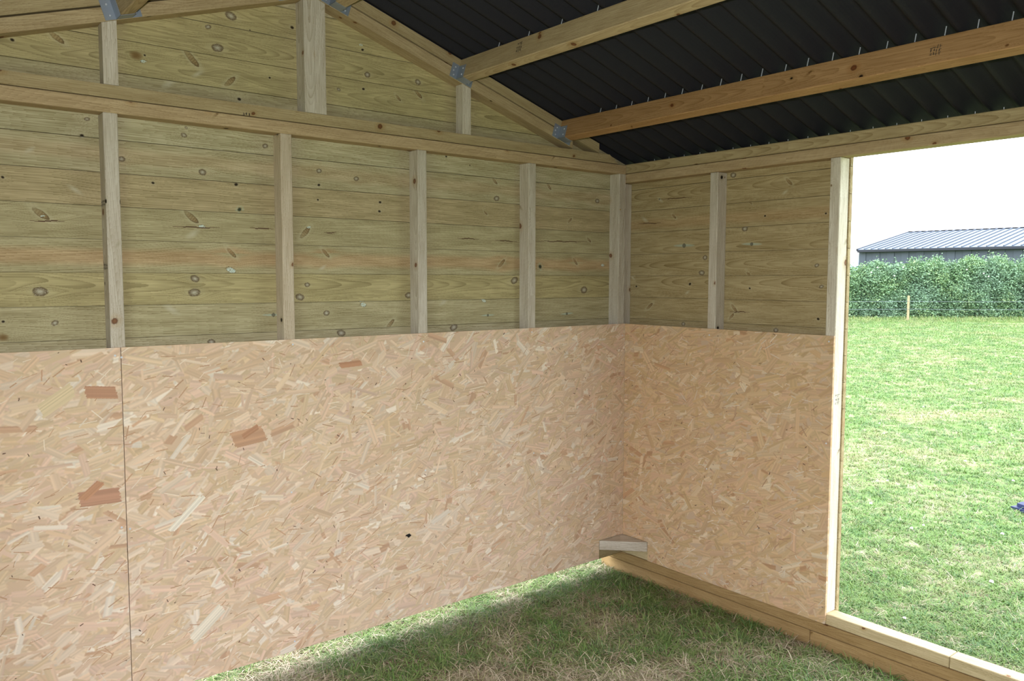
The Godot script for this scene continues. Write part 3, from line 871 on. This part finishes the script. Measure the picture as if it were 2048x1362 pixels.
func scatter(called: String, label: String, category: String, mesh: Mesh, m: Material, where: Array, parent: Node = self) -> void:
	var mm := MultiMesh.new()
	mm.transform_format = MultiMesh.TRANSFORM_3D
	mm.use_colors = true
	mm.mesh = mesh
	mm.instance_count = where.size()
	for i in where.size():
		mm.set_instance_transform(i, where[i][0])
		mm.set_instance_color(i, where[i][1])
	var o := MultiMeshInstance3D.new()
	o.name = numbered(called) if parent == self else called
	o.multimesh = mm
	o.material_override = m
	parent.add_child(o, true)
	if parent == self:
		tag(o, label, category, "", "stuff")
	else:
		tag(o, "", "", "", "stuff")

func spot(x: float, z: float, s: float, r: RandomNumberGenerator, y := GY, sy := 1.0) -> Transform3D:
	var b := Basis(Vector3.UP, r.randf() * TAU) * Basis(Vector3.RIGHT, r.randf_range(-0.15, 0.15))
	return Transform3D(b.scaled(Vector3(s, s * sy, s)), Vector3(x, y, z))

const EYE := Vector3(-3.11812, 1.45, 2.92077)
const FH := Vector3(0.62833, 0, -0.77795)
const RT := Vector3(0.77806, 0, 0.62819)

func field(depth: float, lat: float, y := GY) -> Vector3:
	var p := EYE + FH * depth + RT * lat
	return Vector3(p.x, y, p.z)

func green(r: RandomNumberGenerator, dry: float) -> Color:
	var c := Color(0.10, 0.20, 0.04).lerp(Color(0.17, 0.26, 0.075), r.randf())
	if r.randf() < 0.25: c = Color(0.075, 0.155, 0.055)
	c = c.lerp(Color(0.36, 0.31, 0.16), clampf(dry + r.randf_range(-0.25, 0.25), 0.0, 0.9))
	var g := r.randf_range(0.8, 1.15)
	return Color(c.r * g, c.g * g, c.b * g)

func straw_tone(r: RandomNumberGenerator) -> Color:
	var c := Color(0.36, 0.28, 0.18).lerp(Color(0.62, 0.53, 0.39), r.randf())
	return c if r.randf() < 0.8 else Color(0.24, 0.17, 0.11)

func build_ground() -> void:
	var f := base("floor", "rough field turf", "", "", "structure")
	var st := begin()
	quad(st, [Vector3(-1200, GY, -1200), Vector3(1200, GY, -1200), Vector3(1200, GY, 1200), Vector3(-1200, GY, 1200)], [Vector2(), Vector2(1, 0), Vector2(1, 1), Vector2(0, 1)], Vector3.UP)
	put("turf", st.commit(), M.turf, f)
	var r := RandomNumberGenerator.new()
	r.seed = 77
	var ring := PackedVector2Array()
	for i in 72:
		var a := TAU * i / 72
		var k := 1.0 / maxf(absf(cos(a)) / 1.95, absf(sin(a)) / 2.0)
		ring.append(Vector2(-1.75 + cos(a) * k * r.randf_range(0.93, 1.03), 1.85 + sin(a) * k * r.randf_range(0.93, 1.03)))
	var idx := Geometry2D.triangulate_polygon(ring)
	st = begin()
	for i in range(0, idx.size(), 3):
		var ps := []
		for k in 3:
			ps.append(Vector3(ring[idx[i + k]].x, GY + 0.003, ring[idx[i + k]].y))
		tri(st, ps, [Vector2(), Vector2(), Vector2()], Vector3.UP)
	put("bare_soil", st.commit(), M.soil, f)

func build_grass() -> void:
	var r := RandomNumberGenerator.new()
	r.seed = 9
	var nz := FastNoiseLite.new()
	nz.seed = 3
	nz.frequency = 1.1
	nz.fractal_octaves = 3
	var g_in := []
	var s_in := []
	var n := 38000
	for i in n:
		var x := r.randf_range(-3.3, 0.35)
		var z := r.randf_range(-1.6, 2.6)
		if x > 0.0 and x < 0.09 and z > -0.17: continue
		var inside := x < 0.0 and z > -0.02
		var e := nz.get_noise_2d(x * 1.6, z * 1.6)
		# worn and dry where animals stand, greener along the walls
		var worn := clampf((z - 0.05) * 1.3, 0, 1) * clampf((-0.35 - x) * 1.25, 0, 1) if inside else 0.0
		worn = maxf(worn, clampf((-1.55 - x) * 1.8, 0, 1) * (1.0 if z > -0.02 else 0.2))
		var dry := clampf(worn * 0.9 + e * 0.9, 0, 1)
		if r.randf() > 0.25 + 0.75 * (1.0 - dry): continue
		g_in.append([spot(x, z, r.randf_range(0.55, 1.25), r, GY, r.randf_range(0.5, 1.0) * (1.0 - 0.5 * worn)), green(r, dry * 0.5 + 0.14) * 1.15])
	for i in 40000:
		var x := r.randf_range(-3.3, 0.3)
		var z := r.randf_range(-1.2, 2.6)
		if x > 0.0 and x < 0.09 and z > -0.17: continue
		var e := nz.get_noise_2d(x * 1.6, z * 1.6)
		var worn := clampf((z - 0.05) * 1.3, 0, 1) * clampf((-0.35 - x) * 1.25, 0, 1)
		worn = maxf(worn, clampf((-1.55 - x) * 1.8, 0, 1) * (1.0 if z > -0.02 else 0.25))
		if r.randf() > 0.22 + clampf(worn * 0.8 + e * 1.2, 0, 0.78): continue
		s_in.append([spot(x, z, r.randf_range(0.6, 1.3), r, GY + 0.004), straw_tone(r)])
	scatter("grass_tufts", "short green grass growing inside and under the walls", "grass", tuft(1, 10, 0.022, 0.024, 0.068, 0.1, 1.0, 0.0017, 0.7), M.grass, g_in)
	scatter("dry_straw", "dry brown trampled straw on the shelter floor", "straw", tuft(2, 9, 0.03, 0.03, 0.09, 1.0, 1.6, 0.0013, 0.35), M.straw, s_in)
	var g_out := []
	var s_out := []
	nz.frequency = 0.55
	for i in 150000:
		var d := pow(r.randf(), 1.5) * 31.0 + 3.0
		var a := r.randf_range(0.15, 0.95)
		var p := EYE + (FH * cos(a) + RT * sin(a)) * d
		if p.x < 0.1: continue
		var e := nz.get_noise_2d(p.x, p.z) + 0.45 * nz.get_noise_2d(p.x * 4.0, p.z * 4.0)
		var dry := clampf(0.08 + e * 1.0, 0, 1)
		var s := 0.75 + d * 0.055
		if r.randf() < 0.10 + dry * 0.30:
			s_out.append([spot(p.x, p.z, s * r.randf_range(0.5, 0.95), r, GY + 0.006), straw_tone(r)])
		else:
			g_out.append([spot(p.x, p.z, s * r.randf_range(0.7, 1.3), r, GY, r.randf_range(0.5, 1.0)), green(r, dry * 0.6)])
	scatter("field_grass", "short bright grass of the field beyond the doorway", "grass", tuft(4, 10, 0.03, 0.02, 0.055, 0.3, 1.25, 0.0019, 0.6), M.grass, g_out)
	scatter("field_straw", "dry stalks lying in the grass of the field", "straw", tuft(5, 8, 0.035, 0.03, 0.08, 1.1, 1.55, 0.0013, 0.3), M.straw, s_out)
	var tall := []
	for i in 9000:
		var d := r.randf_range(29.6, 33.0)
		var p := field(d, r.randf_range(7, 27))
		tall.append([spot(p.x, p.z, r.randf_range(1.6, 3.6) * (0.4 + 0.6 * clampf((d - 29.5) / 2.0, 0, 1)), r), green(r, r.randf() * 0.5)])
	scatter("long_grass", "long rough grass along the foot of the hedge", "grass", tuft(6, 9, 0.03, 0.03, 0.075, 0.05, 0.6, 0.0026, 0.5), M.grass, tall)

func build_flowers() -> void:
	var st := begin()
	var r := RandomNumberGenerator.new()
	r.seed = 2
	for i in 26:
		var d := Vector3(r.randfn(), absf(r.randfn()) * 0.8, r.randfn()).normalized()
		add_tube(st, Vector3(0, 0.045, 0) + d * 0.002, Vector3(0, 0.045, 0) + d * 0.013, 0.0016, 0.0026, 4)
	var head := st.commit()
	st = begin()
	add_tube(st, Vector3.ZERO, Vector3(0, 0.046, 0), 0.0012, 0.0012, 4)
	var stem := st.commit()
	var where := [[2.21, 1.05], [1.3, 1.33], [1.9, 0.65], [2.04, 0.66], [2.97, -0.03], [3.71, 0.58], [0.54, 1.25], [6.88, -1.52], [5.18, -0.14], [5.39, -1.31], [4.84, -0.99], [6.31, -1.07], [2.23, 0.22], [4.12, 0.07]]
	for p in where:
		var o := base("clover_flower", "small white clover flower standing in the grass beyond the doorway", "flower", "white clover flowers in the field")
		o.position = Vector3(p[0], GY, p[1])
		o.scale = Vector3.ONE * r.randf_range(0.6, 0.95)
		put("stem", stem, M.leaf_plain, o)
		put("flower_head", head, M.flower, o)
	var y := base("yellow_flower", "tiny yellow flower far out in the field grass", "flower")
	y.position = Vector3(11.47, GY, -2.19)
	put("stem", stem, M.leaf_plain, y)
	put("flower_head", head, M.yellow, y)

func build_tarpaulin() -> void:
	var o := base("tarpaulin", "folded dark blue plastic tarpaulin lying on the grass at the right edge", "tarpaulin")
	o.transform = Transform3D(Basis(Vector3.UP, -0.62), Vector3(2.955, GY, 0.87))
	for lay in 2:
		var st := begin()
		var nx := 12
		var x0 := 0.0 + 0.035 * lay
		for i in nx:
			for sgn in [-1.0, 1.0]:
				var ps := []
				for e in [[i, -0.5], [i + 1, -0.5], [i + 1, 0.5], [i, 0.5]]:
					var x: float = x0 + 0.42 * e[0] / nx
					var fold: float = 0.006 * sin(e[0] * 1.7 + e[1] * 4.0 + lay)
					ps.append(Vector3(x, 0.016 + 0.024 * lay + fold + sgn * 0.011, e[1] * (0.13 - 0.03 * lay)))
				quad(st, ps, [Vector2(), Vector2(), Vector2(), Vector2()], Vector3(0, sgn, 0))
		for zz in [-0.5, 0.5]:
			for i in nx:
				var ps := []
				for e in [[i, -1.0], [i + 1, -1.0], [i + 1, 1.0], [i, 1.0]]:
					var fold: float = 0.006 * sin(e[0] * 1.7 + zz * 4.0 + lay)
					ps.append(Vector3(x0 + 0.42 * e[0] / nx, 0.016 + 0.024 * lay + fold + e[1] * 0.011, zz * (0.13 - 0.03 * lay)))
				quad(st, ps, [Vector2(), Vector2(), Vector2(), Vector2()], Vector3(0, 0, signf(zz)))
		for i in [0, nx]:
			var ps := []
			for e in [[-0.5, -1.0], [0.5, -1.0], [0.5, 1.0], [-0.5, 1.0]]:
				var fold: float = 0.006 * sin(i * 1.7 + e[0] * 4.0 + lay)
				ps.append(Vector3(x0 + 0.42 * i / nx, 0.016 + 0.024 * lay + fold + e[1] * 0.011, e[0] * (0.13 - 0.03 * lay)))
			quad(st, ps, [Vector2(), Vector2(), Vector2(), Vector2()], Vector3(-1 if i == 0 else 1, 0, 0))
		put("fold", st.commit(), M.tarp, o)

func build_hedge() -> void:
	var o := base("hedge", "thick green hedge along the far side of the field", "hedge")
	var r := RandomNumberGenerator.new()
	r.seed = 15
	var st := begin()
	for i in 16:
		var c := Vector3(r.randfn(), r.randfn(), r.randfn()) * 0.075
		var d := Vector3(r.randfn(), r.randfn() * 0.6 + 0.2, r.randfn()).normalized()
		var s := d.cross(Vector3(r.randfn(), r.randfn(), r.randfn())).normalized()
		var n := d.cross(s).normalized()
		var L := r.randf_range(0.045, 0.085)
		var z := Vector2()
		var a := c - d * L * 0.5
		var b := c + d * L * 0.5
		tri(st, [a, c + s * L * 0.3 + n * 0.008, b], [z, z, z], n)
		tri(st, [a, b, c - s * L * 0.3 + n * 0.008], [z, z, z], n)
	var cluster := st.commit()
	var nz := FastNoiseLite.new()
	nz.seed = 8
	nz.frequency = 0.5
	var leaves := []
	for i in 30000:
		var lat := r.randf_range(7.0, 27.0)
		var top := 1.78 + 0.045 * (lat - 13.0) + 0.35 * nz.get_noise_2d(lat * 1.5, 0) + 0.25 * nz.get_noise_2d(lat * 6.0, 9)
		var y := pow(r.randf(), 0.9) * top
		if r.randf() < 0.10: y = top + absf(r.randfn()) * 0.13
		var bulge := 0.35 * nz.get_noise_2d(lat * 1.7, y * 1.7) + 0.22 * nz.get_noise_2d(lat * 5.0, y * 5.0)
		var half := 0.75 * sqrt(clampf(1.15 - pow(y / (top + 0.25), 3.0), 0.03, 1.0))
		var front := r.randf() < 0.72
		var dep := 33.4 - half - bulge + (absf(r.randfn()) * 0.22 if front else r.randf() * half * 2.0)
		var p := field(dep, lat, GY + y)
		var c := Color(0.075, 0.14, 0.07).lerp(Color(0.19, 0.30, 0.14), r.randf())
		if r.randf() < 0.12: c = Color(0.26, 0.35, 0.15)
		var hue := nz.get_noise_2d(lat * 0.9, y + 40.0)
		c = c.lerp(Color(0.15, 0.235, 0.16), clampf(0.4 + hue, 0, 0.8)) * 1.1
		leaves.append([Transform3D(Basis.from_euler(Vector3(r.randf() * TAU, r.randf() * TAU, 0)).scaled(Vector3.ONE * r.randf_range(0.7, 1.35)), p), c])
	scatter("foliage", "", "", cluster, M.leaf, leaves, o)
	st = begin()
	for i in 60:
		var lat := r.randf_range(7.0, 27.0)
		var p := field(33.4 + r.randf_range(-0.25, 0.25), lat)
		add_tube(st, p, p + Vector3(r.randf_range(-0.2, 0.2), r.randf_range(1.2, 1.9), r.randf_range(-0.2, 0.2)), 0.035, 0.012, 5)
	put("stems", st.commit(), M.bark, o)
	st = begin()
	for i in 5:
		var d := Vector3(cos(TAU * i / 5), 0.25, sin(TAU * i / 5))
		var s := d.cross(Vector3.UP).normalized()
		var z := Vector2()
		tri(st, [Vector3.ZERO, d * 0.026 + s * 0.016, d * 0.03], [z, z, z], Vector3.UP)
		tri(st, [Vector3.ZERO, d * 0.03, d * 0.026 - s * 0.016], [z, z, z], Vector3.UP)
	var bloom := st.commit()
	for q in [[1752, 0.50], [1803, 0.50], [1930, 0.42], [1964, 0.27], [1974, 0.15], [1697, 0.25], [1786, 0.17], [1740, 0.3]]:
		var lat: float = (q[0] - 1024.0) / 1621.0 * 32.2
		put("blossom", bloom, M.flower, o, Transform3D(Basis.from_euler(Vector3(1.2, 2.3, 0)), field(32.2, lat, GY + 1.57 + q[1])))

func build_fence() -> void:
	var o := base("wire_fence", "low wire fence with round wooden posts in front of the hedge", "fence")
	var r := RandomNumberGenerator.new()
	r.seed = 3
	var lats := [6.1, 10.6, 15.1, 19.7, 24.2]
	for l in lats:
		var p := field(30.9, l)
		var st := begin()
		add_tube(st, p + Vector3(0, -0.1, 0), p + Vector3(0, 0.97, 0), 0.046, 0.043, 10)
		add_tube(st, p + Vector3(0, 0.97, 0), p + Vector3(0, 0.985, 0), 0.043, 0.03, 10)
		put("post", st.commit(), M.post, o)
	for h in [0.47, 0.77]:
		var st := begin()
		for i in lats.size() - 1:
			for k in 4:
				var f0 := k / 4.0
				var f1 := (k + 1) / 4.0
				var a := field(30.85, lerpf(lats[i], lats[i + 1], f0), GY + h - 0.02 * sin(f0 * PI))
				var b := field(30.85, lerpf(lats[i], lats[i + 1], f1), GY + h - 0.02 * sin(f1 * PI))
				add_tube(st, a, b, 0.0045, 0.0045, 4, false)
		put("wire", st.commit(), M.wire, o)

func build_barn() -> void:
	var o := base("barn", "long low farm barn with grey sheet roof beyond the hedge", "barn")
	var e := (RT - FH).normalized()
	var d := (RT + FH).normalized()
	o.transform = Transform3D(Basis(e, Vector3.UP, e.cross(Vector3.UP)), field(60.0, 25.4))
	# local: X along the eaves, Z towards the viewer; the roof rises towards -Z
	var eave := 3.78
	var ridge := 5.50
	var half := 10.4
	var L := 26.0
	var wp := box_mesh(Vector3(0.504, eave, 0.05), 0.004)
	for i in 52:
		put("wall_panel", wp, M.barn_wall, o, Transform3D(Basis(), Vector3(0.25 + 0.5 * i, eave * 0.5, -0.35 - 0.05 * (i % 2))))
	for i in 40:
		put("wall_panel", wp, M.barn_wall, o, Transform3D(Basis(Vector3.UP, PI / 2), Vector3(0.3 + 0.05 * (i % 2), eave * 0.5, -0.65 - 0.5 * i)))
	var st := begin()
	add_prism(st, PackedVector2Array([Vector2(0.4, eave - 0.05), Vector2(2 * half - 0.4, eave - 0.05), Vector2(half, ridge - 0.15)]), -0.3, -0.25, func(x: float, y: float) -> Vector2: return Vector2(x, y))
	put("gable_panel", st.commit(), M.barn_wall, o, Transform3D(Basis(Vector3(0, 0, -1), Vector3.UP, Vector3(1, 0, 0)), Vector3(0.6, 0, 0)))
	var up := Vector2(half, ridge - eave)
	var th := up.angle()
	var sm := begin()
	add_box(sm, Vector3(0.5, 0.04, up.length()), 0.005)
	var sheet := sm.commit()
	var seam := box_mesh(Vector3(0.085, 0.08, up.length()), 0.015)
	for i in 52:
		var rs := put("roof_sheet", sheet, M.barn_roof, o, Transform3D(Basis(Vector3.RIGHT, th), Vector3(0.25 + 0.5 * i, (eave + ridge) * 0.5, -half * 0.5)))
		put("seam", seam, M.barn_seam_shade, rs, Transform3D(Basis(), Vector3(-0.25, 0.05, 0)))
		put("roof_sheet", sheet, M.barn_roof, o, Transform3D(Basis(Vector3.RIGHT, -th), Vector3(0.25 + 0.5 * i, (eave + ridge) * 0.5, -half * 1.5)))
	put("gutter", box_mesh(Vector3(L, 0.2, 0.22), 0.03), M.barn_trim, o, Transform3D(Basis(), Vector3(L * 0.5, eave - 0.1, -0.05)))
	put("ridge_cap", box_mesh(Vector3(L, 0.06, 0.5), 0.02), M.barn_trim, o, Transform3D(Basis(), Vector3(L * 0.5, ridge + 0.05, -half)))
	for k in [0, 1]:
		put("verge_trim", box_mesh(Vector3(0.08, 0.2, up.length() + 0.2), 0.02), M.barn_trim, o, Transform3D(Basis(Vector3.RIGHT, th if k == 0 else -th), Vector3(0.0, (eave + ridge) * 0.5, -half * (0.5 + k))))

func build_hill() -> void:
	var o := base("hill", "hill on the horizon, coloured blue for distance haze", "", "", "structure")
	var st := begin()
	var nz := FastNoiseLite.new()
	nz.seed = 6
	nz.frequency = 0.9
	for i in 40:
		var prof := []
		for k in 2:
			var a := -0.2 + 1.5 * (i + k) / 40.0
			var dir := FH * cos(a) + RT * sin(a)
			var h := 24.0 + 9.0 * nz.get_noise_1d(a * 6.0)
			prof.append([EYE + dir * 700.0, EYE + dir * 900.0, EYE + dir * 1080.0, h])
		var a0: Vector3 = prof[0][0]; var b0: Vector3 = prof[0][1]; var c0: Vector3 = prof[0][2]
		var a1: Vector3 = prof[1][0]; var b1: Vector3 = prof[1][1]; var c1: Vector3 = prof[1][2]
		a0.y = GY; a1.y = GY; c0.y = GY; c1.y = GY
		b0.y = GY + prof[0][3]; b1.y = GY + prof[1][3]
		var z := Vector2()
		quad(st, [a0, a1, b1, b0], [z, z, z, z], Vector3(0, 1, 0.2).normalized())
		quad(st, [b0, b1, c1, c0], [z, z, z, z], Vector3(0, 1, -0.2).normalized())
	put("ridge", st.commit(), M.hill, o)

# The pop-up flash of the photographer's camera: it lifts the wall nearest to the viewer, throws the thin
# shadows under the purlins and makes the nails and hangers glint.
func build_flash() -> void:
	var o := base("camera_flash", "small pop-up flash head above the viewer's camera", "flash")
	var up := Vector3(0.045723, 0.997160, -0.059836)
	var fw := Vector3(0.626528, -0.075279, -0.775755)
	o.transform = Transform3D(Basis(fw.cross(up), up, -fw), EYE + up * 0.115)
	put("head", box_mesh(Vector3(0.062, 0.026, 0.04), 0.004), mat(Color(0.08, 0.08, 0.08), 0.5), o, Transform3D(Basis(), Vector3(0, 0, 0.03)))
	var lens := mat(Color(0.9, 0.9, 0.9), 0.4)
	lens.emission_enabled = true
	lens.emission = Color(1, 1, 1)
	lens.emission_energy_multiplier = 1.0
	put("lens", box_mesh(Vector3(0.044, 0.018, 0.003), 0.001), lens, o, Transform3D(Basis(), Vector3(0, 0, 0.0082)))
	var l := SpotLight3D.new()
	l.name = "flash_light"
	l.light_color = Color(1.0, 1.0, 1.0)
	l.light_energy = FLASH
	l.spot_angle = 52.0
	l.spot_angle_attenuation = 0.6
	l.spot_range = 40.0
	l.spot_attenuation = 2.0
	l.light_size = 0.02
	l.shadow_enabled = true
	o.add_child(l)

const FLASH := 0.56

func _ready() -> void:
	# camera
	var cam := Camera3D.new()
	cam.name = "camera"
	cam.fov = 45.575
	cam.near = 0.02
	cam.far = 3000.0
	cam.transform = Transform3D(Basis(Vector3(0.778056, 0.002019, 0.628191), Vector3(0.045723, 0.997160, -0.059836), Vector3(-0.626528, 0.075279, 0.775755)), EYE)
	add_child(cam)
	cam.current = true
	# white overcast sky; no sun
	var sky := ProceduralSkyMaterial.new()
	sky.sky_top_color = Color(0.93, 0.96, 1.0)
	sky.sky_horizon_color = Color(0.95, 0.97, 1.0)
	sky.ground_horizon_color = Color(0.45, 0.48, 0.40)
	sky.ground_bottom_color = Color(0.35, 0.38, 0.28)
	sky.energy_multiplier = 1.0
	var env := Environment.new()
	env.background_mode = Environment.BG_SKY
	env.sky = Sky.new()
	env.sky.sky_material = sky
	env.tonemap_mode = Environment.TONE_MAPPER_LINEAR
	env.tonemap_exposure = 7.0
	env.sdfgi_enabled = true
	env.ssao_enabled = true
	env.ssil_enabled = true
	var we := WorldEnvironment.new()
	we.name = "environment"
	we.environment = env
	add_child(we)
	build_flash()
	rng.seed = 1234
	make_materials()
	M.leaf_plain = mat(Color(0.36, 0.47, 0.22), 0.8)
	build_ground()
	build_wall_left()
	build_wall_right()
	build_other_walls()
	build_roof()
	build_truss()
	build_purlins()
	build_boards()
	build_corner_block()
	build_hill()
	build_barn()
	build_hedge()
	build_fence()
	build_tarpaulin()
	build_flowers()
	build_grass()
